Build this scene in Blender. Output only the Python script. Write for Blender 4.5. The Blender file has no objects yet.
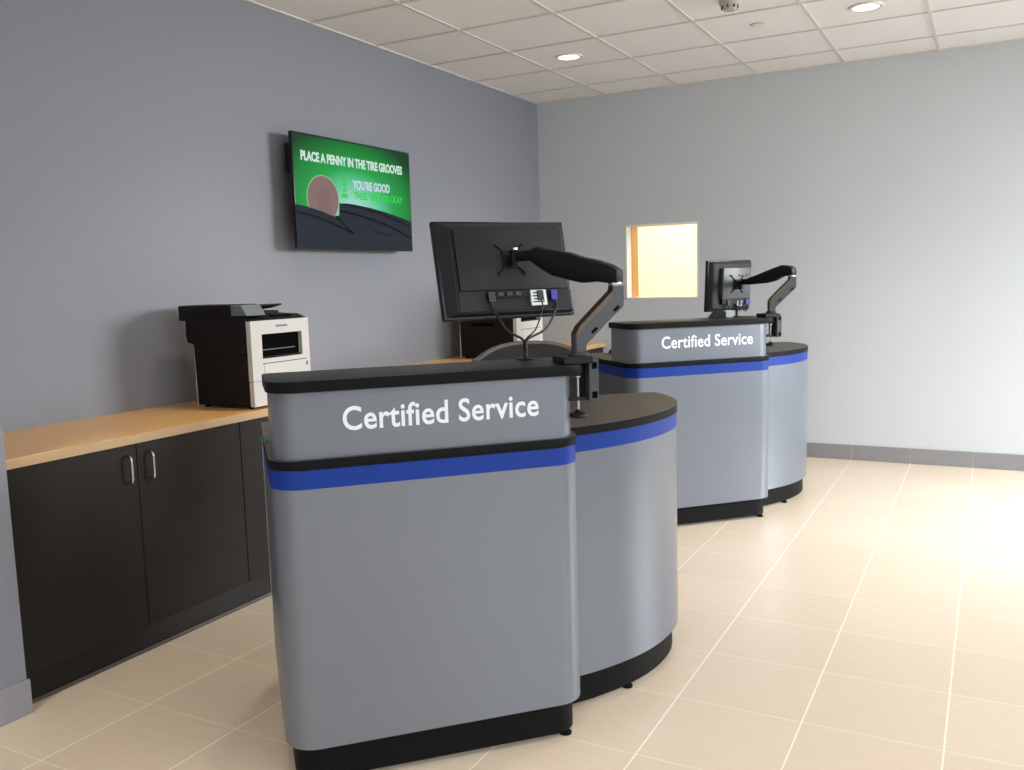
import bpy, bmesh, math, random
from mathutils import Vector, Matrix
random.seed(7)
scene = bpy.context.scene
C = scene.collection
PI = math.pi
def R(a): return math.radians(a)

# ------------------------------------------------------------------ materials
def mat(name, col, rough=0.5, metal=0.0, spec=0.5, bump=0.0, bscale=200.0, var=0.0, vscale=8.0, emit=None, estr=0.0, coat=0.0):
    m = bpy.data.materials.new(name); m.use_nodes = True
    nt = m.node_tree; b = nt.nodes['Principled BSDF']
    b.inputs['Base Color'].default_value = (*col, 1)
    b.inputs['Roughness'].default_value = rough
    b.inputs['Metallic'].default_value = metal
    b.inputs['Specular IOR Level'].default_value = spec
    b.inputs['Coat Weight'].default_value = coat
    tc = nt.nodes.new('ShaderNodeTexCoord')
    if var > 0:
        n = nt.nodes.new('ShaderNodeTexNoise'); n.inputs['Scale'].default_value = vscale; n.inputs['Detail'].default_value = 4
        nt.links.new(tc.outputs['Object'], n.inputs['Vector'])
        mx = nt.nodes.new('ShaderNodeMix'); mx.data_type = 'RGBA'
        mx.inputs['A'].default_value = (*[c*(1-var) for c in col], 1)
        mx.inputs['B'].default_value = (*[min(1, c*(1+var)) for c in col], 1)
        nt.links.new(n.outputs['Fac'], mx.inputs['Factor'])
        nt.links.new(mx.outputs['Result'], b.inputs['Base Color'])
    if bump > 0:
        n2 = nt.nodes.new('ShaderNodeTexNoise'); n2.inputs['Scale'].default_value = bscale; n2.inputs['Detail'].default_value = 2
        nt.links.new(tc.outputs['Object'], n2.inputs['Vector'])
        bp = nt.nodes.new('ShaderNodeBump'); bp.inputs['Strength'].default_value = bump; bp.inputs['Distance'].default_value = 0.001
        nt.links.new(n2.outputs['Fac'], bp.inputs['Height']); nt.links.new(bp.outputs['Normal'], b.inputs['Normal'])
    if emit:
        b.inputs['Emission Color'].default_value = (*emit, 1); b.inputs['Emission Strength'].default_value = estr
    return m

def srgb(r, g, b):
    f = lambda c: (c/255/12.92) if c/255 <= 0.04045 else ((c/255+0.055)/1.055)**2.4
    return (f(r), f(g), f(b))

M = {}
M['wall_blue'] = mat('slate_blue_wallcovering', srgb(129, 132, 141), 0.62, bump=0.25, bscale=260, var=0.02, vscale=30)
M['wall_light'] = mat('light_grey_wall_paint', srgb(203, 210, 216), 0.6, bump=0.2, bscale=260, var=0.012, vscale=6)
M['stub'] = M['wall_blue']
M['white_paint'] = mat('white_paint', srgb(235, 232, 225), 0.5)
M['black_lam'] = mat('black_laminate', srgb(19, 19, 21), 0.42, spec=0.35, bump=0.3, bscale=600, var=0.06, vscale=60)
M['worktop'] = mat('dark_grey_speckled_laminate', srgb(60, 53, 46), 0.42, spec=0.35, bump=0.15, bscale=700, var=0.12, vscale=220)
M['edge_black'] = mat('black_edge_banding', srgb(17, 18, 20), 0.5, spec=0.08)
M['panel'] = mat('satin_silver_grey_laminate', srgb(111, 117, 126), 0.34, metal=0.38, var=0.015, vscale=12)
M['blue'] = mat('royal_blue_band', srgb(5, 46, 130), 0.42, spec=0.25, var=0.02)
M['plinth'] = mat('black_plinth', srgb(13, 13, 14), 0.55, spec=0.1)
M['letter'] = mat('white_vinyl_lettering', srgb(214, 222, 228), 0.5)
M['wood'] = mat('maple_laminate', srgb(228, 180, 116), 0.34, coat=0.1)
M['cab'] = mat('charcoal_cabinet_laminate', srgb(36, 32, 29), 0.5, spec=0.18, var=0.05, vscale=40)
M['cabin'] = mat('cabinet_carcass', srgb(34, 31, 29), 0.5)
M['toe'] = mat('dark_toe_kick', srgb(24, 22, 20), 0.45, spec=0.3)
M['bead'] = mat('grey_bead', srgb(78, 74, 70), 0.4)
M['chrome'] = mat('brushed_nickel', srgb(200, 200, 198), 0.24, metal=1.0)
M['basetile'] = mat('grey_base_tile', srgb(140, 140, 143), 0.4, var=0.05, vscale=12)
M['basetile_light'] = mat('light_grey_rubber_base', srgb(140, 140, 146), 0.5)
M['grout'] = mat('grout', srgb(178, 174, 166), 0.8)
M['blackplastic'] = mat('black_plastic', srgb(14, 15, 16), 0.5, spec=0.22, bump=0.25, bscale=900)
M['bezel'] = mat('gloss_black_plastic', srgb(10, 10, 11), 0.35, spec=0.35)
M['greyplastic'] = mat('monitor_back_grey', srgb(30, 33, 37), 0.5, spec=0.2, bump=0.2, bscale=900)
M['greymid'] = mat('silver_grey_plastic', srgb(64, 68, 72), 0.45)
M['armmetal'] = mat('arm_grey_metal', srgb(54, 56, 61), 0.45, metal=0.2)
M['armbronze'] = mat('arm_bronze_channel', srgb(80, 68, 52), 0.4, metal=0.4)
M['steel'] = mat('steel', srgb(190, 192, 194), 0.22, metal=1.0)
M['prn_dark'] = mat('printer_charcoal', srgb(27, 24, 22), 0.55, spec=0.15, bump=0.2, bscale=800)
M['prn_white'] = mat('printer_white', srgb(198, 194, 189), 0.42)
M['prn_grey'] = mat('printer_grey', srgb(104, 112, 116), 0.35)
M['prn_black'] = mat('printer_recess', srgb(5, 5, 5), 0.8, spec=0.05)
M['bluecon'] = mat('blue_plug', srgb(20, 36, 150), 0.4)
M['cable'] = mat('black_cable', srgb(16, 16, 17), 0.45)
M['label'] = mat('white_sticker', srgb(214, 224, 222), 0.5)
M['green'] = mat('green_plastic', srgb(40, 120, 66), 0.5)
M['chairfab'] = mat('black_mesh_fabric', srgb(38, 35, 33), 0.8, spec=0.2, bump=0.5, bscale=700)
M['chairfr'] = mat('chair_frame', srgb(50, 46, 42), 0.45)
M['woodtrim'] = mat('oak_trim', srgb(222, 164, 100), 0.45)
M['cream'] = mat('cream_paint', srgb(240, 233, 206), 0.6)
M['lens'] = mat('downlight_lens', srgb(255, 244, 215), 0.4, emit=(1.0, 0.93, 0.76), estr=1.3)
M['trimwhite'] = mat('white_trim_ring', srgb(226, 224, 220), 0.35)
M['tv_text'] = mat('screen_white_text', (0, 0, 0), 0.4, emit=srgb(200, 222, 214), estr=0.80)
M['tv_soft'] = mat('screen_lilac_text', (0, 0, 0), 0.4, emit=srgb(196, 206, 226), estr=0.80)
M['tv_green'] = mat('screen_green_text', (0, 0, 0), 0.4, emit=srgb(30, 200, 60), estr=0.80)
M['tv_tyre'] = mat('screen_dark_tyre', (0, 0, 0), 0.3, spec=0.15, emit=srgb(36, 44, 56), estr=0.68)
M['tv_groove'] = mat('screen_tyre_groove', (0, 0, 0), 0.3, spec=0.15, emit=srgb(8, 10, 16), estr=0.68)
M['tv_penny'] = mat('screen_penny', (0, 0, 0), 0.3, spec=0.15, emit=srgb(142, 116, 112), estr=0.68)
M['tv_rim'] = mat('screen_penny_rim', (0, 0, 0), 0.3, spec=0.15, emit=srgb(170, 190, 150), estr=0.68)
M['tv_port'] = mat('screen_penny_portrait', (0, 0, 0), 0.3, spec=0.15, emit=srgb(136, 110, 107), estr=0.68)

# wood grain
def wood_grain(m, c1, c2, scale):
    nt = m.node_tree; b = nt.nodes['Principled BSDF']
    tc = nt.nodes.new('ShaderNodeTexCoord'); mp = nt.nodes.new('ShaderNodeMapping'); mp.inputs['Scale'].default_value = scale
    n = nt.nodes.new('ShaderNodeTexNoise'); n.inputs['Scale'].default_value = 6; n.inputs['Detail'].default_value = 6; n.inputs['Distortion'].default_value = 0.6
    mx = nt.nodes.new('ShaderNodeMix'); mx.data_type = 'RGBA'
    mx.inputs['A'].default_value = (*c1, 1); mx.inputs['B'].default_value = (*c2, 1)
    nt.links.new(tc.outputs['Object'], mp.inputs['Vector']); nt.links.new(mp.outputs['Vector'], n.inputs['Vector'])
    nt.links.new(n.outputs['Fac'], mx.inputs['Factor']); nt.links.new(mx.outputs['Result'], b.inputs['Base Color'])
wood_grain(M['wood'], srgb(224, 168, 96), srgb(238, 190, 120), (9, 0.7, 9))
wood_grain(M['woodtrim'], srgb(214, 150, 86), srgb(232, 178, 118), (12, 12, 0.8))

# tiled floor: the long grout lines are pale and wide, the cross joints thin
def floor_mat():
    m = mat('beige_floor_tile', srgb(206, 186, 160), 0.34)
    nt = m.node_tree; b = nt.nodes['Principled BSDF']
    L = nt.links.new
    def math_(op, a, bb=None):
        n = nt.nodes.new('ShaderNodeMath'); n.operation = op
        for i, v in enumerate((a, bb)):
            if v is None: continue
            if isinstance(v, (int, float)): n.inputs[i].default_value = v
            else: L(v, n.inputs[i])
        return n.outputs[0]
    tc = nt.nodes.new('ShaderNodeTexCoord'); sp = nt.nodes.new('ShaderNodeSeparateXYZ'); L(tc.outputs['Object'], sp.inputs[0])
    T = 0.402
    ux = math_('DIVIDE', math_('SUBTRACT', sp.outputs['X'], -0.087), T)
    uy = math_('DIVIDE', math_('SUBTRACT', sp.outputs['Y'], 2.747), T*0.992)
    fx = math_('ABSOLUTE', math_('SUBTRACT', math_('FRACT', math_('ADD', ux, 0.5)), 0.5))
    fy = math_('ABSOLUTE', math_('SUBTRACT', math_('FRACT', math_('ADD', uy, 0.5)), 0.5))
    gx = math_('LESS_THAN', fx, 0.0062); gy = math_('LESS_THAN', fy, 0.0058)
    gyw = math_('MULTIPLY', gy, 0.5)
    g = math_('MAXIMUM', gx, gyw)
    cell = nt.nodes.new('ShaderNodeCombineXYZ'); L(math_('FLOOR', ux), cell.inputs[0]); L(math_('FLOOR', uy), cell.inputs[1])
    wn = nt.nodes.new('ShaderNodeTexWhiteNoise'); wn.noise_dimensions = '2D'; L(cell.outputs[0], wn.inputs['Vector'])
    mp = nt.nodes.new('ShaderNodeMapping'); mp.inputs['Scale'].default_value = (3.0, 14, 1); L(tc.outputs['Object'], mp.inputs['Vector'])
    ns = nt.nodes.new('ShaderNodeTexNoise'); ns.inputs['Scale'].default_value = 3.5; ns.inputs['Detail'].default_value = 8; L(mp.outputs[0], ns.inputs['Vector'])
    f = math_('ADD', math_('MULTIPLY', wn.outputs['Value'], 0.30), math_('MULTIPLY', ns.outputs['Fac'], 0.7))
    mx = nt.nodes.new('ShaderNodeMix'); mx.data_type = 'RGBA'
    mx.inputs['A'].default_value = (*FLOOR_A, 1); mx.inputs['B'].default_value = (*FLOOR_B, 1); L(f, mx.inputs['Factor'])
    m2 = nt.nodes.new('ShaderNodeMix'); m2.data_type = 'RGBA'; L(g, m2.inputs['Factor']); L(mx.outputs['Result'], m2.inputs['A'])
    m2.inputs['B'].default_value = (*FLOOR_G, 1)
    L(m2.outputs['Result'], b.inputs['Base Color'])
    bp = nt.nodes.new('ShaderNodeBump'); bp.inputs['Strength'].default_value = 0.25; bp.inputs['Distance'].default_value = 0.002
    L(math_('SUBTRACT', 1.0, g), bp.inputs['Height']); L(bp.outputs['Normal'], b.inputs['Normal'])
    return m
FLOOR_A = srgb(191, 175, 155); FLOOR_B = srgb(206, 191, 171); FLOOR_G = srgb(230, 220, 204)
M['floor'] = floor_mat()

M['ceil'] = mat('ceiling_tile', srgb(240, 240, 242), 0.85, bump=0.6, bscale=320, var=0.03, vscale=90)
M['grid'] = mat('ceiling_grid_white', srgb(212, 210, 206), 0.5)

# the picture on the television: a green field, brightest low in the middle
def screen_mat():
    m = mat('screen_green_field', (0, 0, 0), 0.25, spec=0.2)
    nt = m.node_tree; b = nt.nodes['Principled BSDF']; L = nt.links.new
    tc = nt.nodes.new('ShaderNodeTexCoord'); mp = nt.nodes.new('ShaderNodeMapping')
    mp.inputs['Location'].default_value = (0.0, 0.04*1.35, 0.07*2.3); mp.inputs['Scale'].default_value = (0, 1.35, 2.3)
    L(tc.outputs['Object'], mp.inputs['Vector'])
    ln = nt.nodes.new('ShaderNodeVectorMath'); ln.operation = 'LENGTH'; L(mp.outputs[0], ln.inputs[0])
    rp = nt.nodes.new('ShaderNodeValToRGB'); L(ln.outputs['Value'], rp.inputs['Fac'])
    e = rp.color_ramp.elements
    e[0].position = 0.10; e[0].color = (*srgb(150, 215, 195), 1)
    e[1].position = 1.0; e[1].color = (*srgb(14, 60, 34), 1)
    for p, c in ((0.32, (96, 196, 150)), (0.52, (34, 160, 76)), (0.78, (22, 124, 50))):
        k = e.new(p); k.color = (*srgb(*c), 1)
    L(rp.outputs['Color'], b.inputs['Emission Color']); b.inputs['Emission Strength'].default_value = 0.80
    return m
M['screen'] = screen_mat()

# ------------------------------------------------------------------ mesh helpers
def obj(name, bm, m, parent=None, loc=(0, 0, 0), rot=(0, 0, 0), smooth=None, mats=None):
    bmesh.ops.recalc_face_normals(bm, faces=bm.faces)
    me = bpy.data.meshes.new(name); bm.to_mesh(me); bm.free()
    for k in (mats or [m]): me.materials.append(k)
    o = bpy.data.objects.new(name, me); C.objects.link(o)
    o.location = loc; o.rotation_euler = rot
    if parent: o.parent = parent
    if smooth is not None:
        for p in me.polygons: p.use_smooth = True
        try:
            me.set_sharp_from_angle(angle=R(smooth))
        except Exception: pass
    return o
def thing(name, label, cat, loc=(0, 0, 0), rotz=0, group=None, rot=None):
    o = bpy.data.objects.new(name, None); C.objects.link(o); o.empty_display_size = 0.05
    o.location = loc; o.rotation_euler = rot if rot else (0, 0, rotz)
    o['label'] = label; o['category'] = cat
    if group: o['group'] = group
    return o
def tag(o, label, cat, group=None):
    o['label'] = label; o['category'] = cat
    if group: o['group'] = group
    return o
def struct(name, bm, m, **k):
    o = obj(name, bm, m, **k)
    if o.parent is None: o['kind'] = 'structure'
    return o
def box(bm, x0, x1, y0, y1, z0, z1, bev=0.0, seg=2, M4=None):
    vs = [bm.verts.new((x, y, z)) for z in (z0, z1) for y in (y0, y1) for x in (x0, x1)]
    fs = [bm.faces.new([vs[i] for i in f]) for f in ((0, 2, 3, 1), (4, 5, 7, 6), (0, 1, 5, 4), (2, 6, 7, 3), (0, 4, 6, 2), (1, 3, 7, 5))]
    if M4 is not None: bmesh.ops.transform(bm, matrix=M4, verts=vs)
    if bev > 0:
        es = list({e for f in fs for e in f.edges})
        bmesh.ops.bevel(bm, geom=es, offset=bev, segments=seg, profile=0.5, affect='EDGES')
    return bm
def B(*a, **k):
    return box(bmesh.new(), *a, **k)
def prism(bm, pts, z0, z1, bev=0.0, seg=2, M4=None):
    lo = [bm.verts.new((x, y, z0)) for x, y in pts]; hi = [bm.verts.new((x, y, z1)) for x, y in pts]
    n = len(pts); fb = bm.faces.new(lo[::-1]); ft = bm.faces.new(hi)
    for i in range(n):
        j = (i+1) % n; bm.faces.new((lo[i], lo[j], hi[j], hi[i]))
    if bev > 0:
        es = list(fb.edges)+list(ft.edges)
        bmesh.ops.bevel(bm, geom=es, offset=bev, segments=seg, profile=0.5, affect='EDGES')
    if M4 is not None: bmesh.ops.transform(bm, matrix=M4, verts=bm.verts)
    return bm
def sheet(bm, pts, th, z0, z1):
    """upright curved panel of thickness th following an open polyline; inner side to the left"""
    n = len(pts); inn = []
    for i in range(n):
        a = Vector(pts[max(i-1, 0)]); b = Vector(pts[min(i+1, n-1)]); d = (b-a).normalized()
        inn.append((pts[i][0]-d.y*th, pts[i][1]+d.x*th))
    loop = list(pts)+inn[::-1]
    lo = [bm.verts.new((x, y, z0)) for x, y in loop]; hi = [bm.verts.new((x, y, z1)) for x, y in loop]
    m = len(loop)
    for i in range(m):
        j = (i+1) % m; bm.faces.new((lo[i], lo[j], hi[j], hi[i]))
    for i in range(n-1):
        bm.faces.new((lo[i+1], lo[i], lo[m-1-i], lo[m-2-i])); bm.faces.new((hi[i], hi[i+1], hi[m-2-i], hi[m-1-i]))
    return bm
def tube(bm, pts, r, seg=8, cap=True):
    pts = [Vector(p) for p in pts]; rings = []
    up = Vector((0, 0, 1)); prev = None
    for i, p in enumerate(pts):
        d = (pts[min(i+1, len(pts)-1)]-pts[max(i-1, 0)]).normalized()
        if prev is None:
            a = d.cross(up)
            if a.length < 1e-3: a = d.cross(Vector((1, 0, 0)))
        else:
            a = prev-d*prev.dot(d)
        a.normalize(); prev = a; b = d.cross(a)
        rr = r[i] if isinstance(r, (list, tuple)) else r
        rings.append([bm.verts.new(p+a*rr*math.cos(2*PI*k/seg)+b*rr*math.sin(2*PI*k/seg)) for k in range(seg)])
    for i in range(len(rings)-1):
        for k in range(seg):
            bm.faces.new((rings[i][k], rings[i][(k+1) % seg], rings[i+1][(k+1) % seg], rings[i+1][k]))
    if cap: bm.faces.new(rings[0][::-1]); bm.faces.new(rings[-1])
    return bm
def lathe(bm, prof, seg=24, o=(0, 0, 0)):
    rings = []
    for r, z in prof:
        if r < 1e-6: rings.append([bm.verts.new((o[0], o[1], o[2]+z))])
        else: rings.append([bm.verts.new((o[0]+r*math.cos(2*PI*k/seg), o[1]+r*math.sin(2*PI*k/seg), o[2]+z)) for k in range(seg)])
    for a, b in zip(rings, rings[1:]):
        for k in range(seg):
            q = (k+1) % seg
            if len(a) == 1 and len(b) == 1: continue
            if len(a) == 1: bm.faces.new((a[0], b[q], b[k]))
            elif len(b) == 1: bm.faces.new((a[k], a[q], b[0]))
            else: bm.faces.new((a[k], a[q], b[q], b[k]))
    return bm
def cyl(bm, p, q, r, seg=16): return tube(bm, [p, q], r, seg)
def smooth_path(pts, n=8):
    P = [Vector(p) for p in pts]; P = [P[0]]+P+[P[-1]]; out = []
    for i in range(1, len(P)-2):
        for k in range(n):
            t = k/n; a, b, c, d = P[i-1:i+3]
            out.append(0.5*((2*b)+(c-a)*t+(2*a-5*b+4*c-d)*t*t+(3*b-a-3*c+d)*t**3))
    out.append(P[-2]); return out
def rrect(x0, x1, y0, y1, r, rb, n=8):
    pts = []
    for cx, cy, a, rr in ((x0+r, y0+r, 180, r), (x1-r, y0+r, 270, r), (x1-rb, y1-rb, 0, rb), (x0+rb, y1-rb, 90, rb)):
        for k in range(n+1):
            t = R(a+k*90/n); pts.append((cx+rr*math.cos(t), cy+rr*math.sin(t)))
    return pts
def text_bm(s, x0, x1, z0, z1, depth=0.0006, bold=0.012, space=1.0):
    """flat lettering in the XZ plane facing -Y, fitted to the given rectangle"""
    cu = bpy.data.curves.new('lettering', 'FONT'); cu.body = s; cu.size = 1; cu.offset = bold; cu.extrude = 0.01; cu.space_character = space
    cu.resolution_u = 4
    o = bpy.data.objects.new('lettering', cu); C.objects.link(o)
    dg = bpy.context.evaluated_depsgraph_get(); dg.update()
    me = bpy.data.meshes.new_from_object(o.evaluated_get(dg))
    bm = bmesh.new(); bm.from_mesh(me)
    bpy.data.objects.remove(o); bpy.data.meshes.remove(me); bpy.data.curves.remove(cu)
    xs = [v.co.x for v in bm.verts]; ys = [v.co.y for v in bm.verts]
    sx = (x1-x0)/(max(xs)-min(xs)); sy = (z1-z0)/(max(ys)-min(ys)); mx, my = min(xs), min(ys)
    for v in bm.verts:
        x = x0+(v.co.x-mx)*sx; z = z0+(v.co.y-my)*sy; d = depth if v.co.z > 0 else 0
        v.co = (x, -d, z)
    return bm

# ------------------------------------------------------------------ room
XW, YB, ZC = -3.435, 6.938, 2.871
XR, YF = 2.3, -2.4
STX, STY = -2.826, 1.732          # projecting wall at the left and where it ends
WX0, WX1, WZ0, WZ1 = -2.66, -2.052, 1.221, 1.822   # service opening in the back wall
WT = 0.20
struct('floor', B(XW-0.3, XR+0.3, YF-0.3, YB+2.6, -0.1, 0), M['floor'])
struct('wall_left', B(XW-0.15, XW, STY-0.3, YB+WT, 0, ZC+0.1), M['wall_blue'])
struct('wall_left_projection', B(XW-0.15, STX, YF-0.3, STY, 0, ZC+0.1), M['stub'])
bm = bmesh.new()
box(bm, XW, WX0, YB, YB+WT, 0, ZC+0.1); box(bm, WX1, XR+0.3, YB, YB+WT, 0, ZC+0.1)
box(bm, WX0, WX1, YB, YB+WT, 0, WZ0); box(bm, WX0, WX1, YB, YB+WT, WZ1, ZC+0.1)
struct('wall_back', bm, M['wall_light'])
# window openings right and behind
def holed_wall(name, axis, p0, p1, span, holes, m):
    bm = bmesh.new(); cur = span[0]
    def bx(a, b, z0, z1):
        if b-a < 1e-4: return
        if axis == 'x': box(bm, p0, p1, a, b, z0, z1)
        else: box(bm, a, b, p0, p1, z0, z1)
    for a, b, z0, z1 in holes:
        bx(cur, a, 0, ZC+0.1); bx(a, b, 0, z0); bx(a, b, z1, ZC+0.1); cur = b
    bx(cur, span[1], 0, ZC+0.1)
    return struct(name, bm, m)
HR = [(-1.8, 3.15, 0.1, 2.6), (4.9, 6.8, 0.45, 2.6)]
HF = [(-2.4, 1.6, 0.1, 2.6)]
holed_wall('wall_right', 'x', XR, XR+0.16, (YF-0.3, YB), HR, M['wall_light'])
holed_wall('wall_front', 'y', YF-0.16, YF, (STX, XR), HF, M['wall_light'])
bm = bmesh.new()
for a, b, z0, z1 in HR:
    n = max(1, round((b-a)/1.2))
    for k in range(n+1):
        y = a+(b-a)*k/n; box(bm, XR+0.04, XR+0.10, y-0.025, y+0.025, z0, z1)
    for z in (z0, z1-0.05): box(bm, XR+0.04, XR+0.10, a, b, z, z+0.05)
struct('window_1', bm, M['chrome'])
bm = bmesh.new()
for a, b, z0, z1 in HF:
    for k in range(4):
        x = a+(b-a)*k/3; box(bm, x-0.025, x+0.025, YF-0.10, YF-0.04, z0, z1)
    for z in (z0, z1-0.05): box(bm, a, b, YF-0.10, YF-0.04, z, z+0.05)
struct('window_2', bm, M['chrome'])
# ceiling with its grid of 2 ft tiles
cl = struct('ceiling', B(XW-0.15, XR+0.3, YF-0.3, YB+WT, ZC+0.004, ZC+0.1), M['ceil'])
bm = bmesh.new()
x = -2.812-0.61
while x < XR+0.1:
    if x > XW+0.02: box(bm, x-0.010, x+0.010, YF, YB, ZC-0.001, ZC+0.006)
    x += 0.6095
y = 4.06-0.61*11
while y < YB:
    if y > YF: box(bm, XW, XR, y-0.010, y+0.010, ZC-0.0014, ZC+0.0055)
    y += 0.611
box(bm, XW, XR, YB-0.018, YB, ZC-0.003, ZC+0.006)
box(bm, XW, XW+0.018, STY, YB, ZC-0.003, ZC+0.006)
struct('trim_1', bm, M['grid'])
# base of the back wall: grey tiles with pale joints
bm = bmesh.new(); joints = []
j = -0.087
edges = [XR]
while j > XW: j2 = j; edges.append(j2); j -= 0.402
edges = sorted([e for e in [-0.087+0.402*k for k in range(-9, 6)] if XW+0.3 < e < XR])
cur = -2.84
for e in edges+[XR]:
    if e-0.003 > cur: box(bm, cur, e-0.003, YB-0.012, YB, 0, 0.113, bev=0.0012, seg=1)
    cur = e+0.003
bb = struct('baseboard_back', bm, M['basetile'])
bm = bmesh.new()
for e in edges: box(bm, e-0.0032, e+0.0032, YB-0.010, YB, 0, 0.112)
struct('trim_2', bm, M['grout'])
bm = bmesh.new(); box(bm, STX, STX+0.011, YF, STY+0.006, 0, 0.118, bev=0.002)
struct('baseboard_left', bm, M['basetile_light'])
struct('baseboard_right', B(XR-0.012, XR, YF, YB-0.012, 0, 0.1), M['basetile'])
# lit room behind the service opening
bm = bmesh.new()
box(bm, -4.2, 0.2, YB+2.4, YB+2.5, 0, 2.7); box(bm, -4.3, -4.2, YB+WT, YB+2.5, 0, 2.7); box(bm, 0.2, 0.3, YB+WT, YB+2.5, 0, 2.7)
box(bm, -4.3, 0.3, YB+WT, YB+2.5, 2.7, 2.8)
struct('wall_back_room', bm, M['cream'])
bm = bmesh.new()
J = 0.012
box(bm, WX0, WX0+J, YB-0.002, YB+WT+0.01, WZ0, WZ1); box(bm, WX1-J, WX1, YB-0.002, YB+WT+0.01, WZ0, WZ1)
box(bm, WX0, WX1, YB-0.002, YB+WT+0.01, WZ0, WZ0+J); box(bm, WX0, WX1, YB-0.002, YB+WT+0.01, WZ1-J, WZ1)
struct('trim_3', bm, M['white_paint'])
# timber stop lining the deeper half of the left jamb
struct('trim_4', B(WX0+J-0.002, WX0+J+0.006, YB+0.105, YB+0.245, WZ0+J, WZ1-J, bev=0.001), M['woodtrim'])

# ------------------------------------------------------------------ wall counter and its cabinets
CX, CZ = -2.85, 0.863
ct = thing('counter_worktop', 'long maple counter top running along the blue wall under the television', 'counter', (XW, STY, CZ-0.034))
obj('top_panel', B(0.001, CX-XW, 0.002, YB-STY-0.002, 0, 0.034, bev=0.0015, seg=1), M['wood'], ct)
obj('edge_strip', B(CX-XW-0.0005, CX-XW+0.0015, 0.002, YB-STY-0.002, 0.001, 0.033), mat('counter_edge', srgb(184, 153, 114), 0.4), ct)
def make_cabinet(label, w):
    t = thing('base_cabinet', label, 'cabinet', (XW+0.002, STY+0.003, 0), 0, 'charcoal cabinets under the wall counter')
    D = -2.87-XW-0.002; h = CZ-0.035
    bm = bmesh.new()
    box(bm, 0, D-0.02, 0.001, 0.019, 0.1, h); box(bm, 0, D-0.02, w-0.019, w-0.001, 0.1, h)
    box(bm, 0, D-0.02, 0.001, w-0.001, 0.1, 0.118); box(bm, 0, 0.01, 0.001, w-0.001, 0.1, h); box(bm, 0, D-0.02, 0.001, w-0.001, h-0.02, h)
    obj('carcass', bm, M['cabin'], t)
    obj('toe_kick', B(0.02, D-0.012, 0.0, w, 0, 0.1), M['toe'], t)
    obj('kick_bead', B(D-0.012, D-0.004, 0.0, w, 0, 0.014, bev=0.002), M['bead'], t)
    for i in range(2):
        y0 = 0.0015+i*w/2; y1 = (i+1)*w/2-0.0015
        d = obj('door', B(D-0.019, D, y0, y1, 0.104, h-0.002, bev=0.001, seg=1), M['cab'], t)
        hy = (w/2-0.047) if i == 0 else (w/2+0.053)
        b = bmesh.new()
        tube(b, smooth_path([(D-0.001, hy, 0.681), (D+0.020, hy, 0.682), (D+0.029, hy, 0.694), (D+0.030, hy, 0.735), (D+0.029, hy, 0.772), (D+0.020, hy, 0.784), (D-0.001, hy, 0.785)], 4), 0.0045, 10)
        obj('handle', b, M['chrome'], d, smooth=40)
    return t
cabw = 1.068
cab = make_cabinet('charcoal two-door cabinet at the near end of the counter beside the projecting wall', cabw)
def copy_tree(o, parent=None):
    c = o.copy(); C.objects.link(c); c.parent = parent
    for ch in [k for k in o.children]: copy_tree(ch, c)
    return c
for k, lb in ((1, 'charcoal two-door cabinet under the black and white printer nearest the camera'),
              (2, 'charcoal cabinet under the stretch of counter below the television'),
              (3, 'charcoal cabinet under the printer farthest from the camera'),):
    c = copy_tree(cab); c.location.y += (cabw+0.001)*k; c['label'] = lb
last = make_cabinet('charcoal cabinet at the far end of the counter against the back wall', YB-STY-4*(cabw+0.001)-0.008)
last.location.y += (cabw+0.001)*4

# ------------------------------------------------------------------ service desks
W, r0 = 0.897, 0.088
def arc(cx, cy, r, a0, a1, n=8): return [(cx+r*math.cos(R(a0+(a1-a0)*k/n)), cy+r*math.sin(R(a0+(a1-a0)*k/n))) for k in range(n+1)]
def front_curve(i=0.0):
    """left side, front and right corner of the front unit, pulled in by i"""
    r = r0-i*0.5
    return [(i+0.006, 0.775)]+[(i+0.001, 0.40)]+arc(i+r, i+r, r, 180, 270)+arc(W-i-r, i+r, r, 270, 360)
POD = [(0.90, 0.160), (0.97, 0.172), (1.03, 0.187), (1.13, 0.220), (1.22, 0.262), (1.30, 0.313), (1.37, 0.372), (1.43, 0.438), (1.475, 0.510), (1.51, 0.590), (1.532, 0.675), (1.540, 0.755), (1.541, 0.80)]
def pod_curve(i=0.0):
    P = [Vector((x, y, 0)) for x, y in POD]; P = smooth_path(P, 4); out = []
    for k, p in enumerate(P):
        d = (P[min(k+1, len(P)-1)]-P[max(k-1, 0)]).normalized()
        out.append((p.x-d.y*i, p.y+d.x*i))
    return out
ZS, ZB1, ZB2, ZBOT, ZT, TH = 0.938, 0.9106, 0.8578, 0.1185, 1.1522, 0.0308
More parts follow.
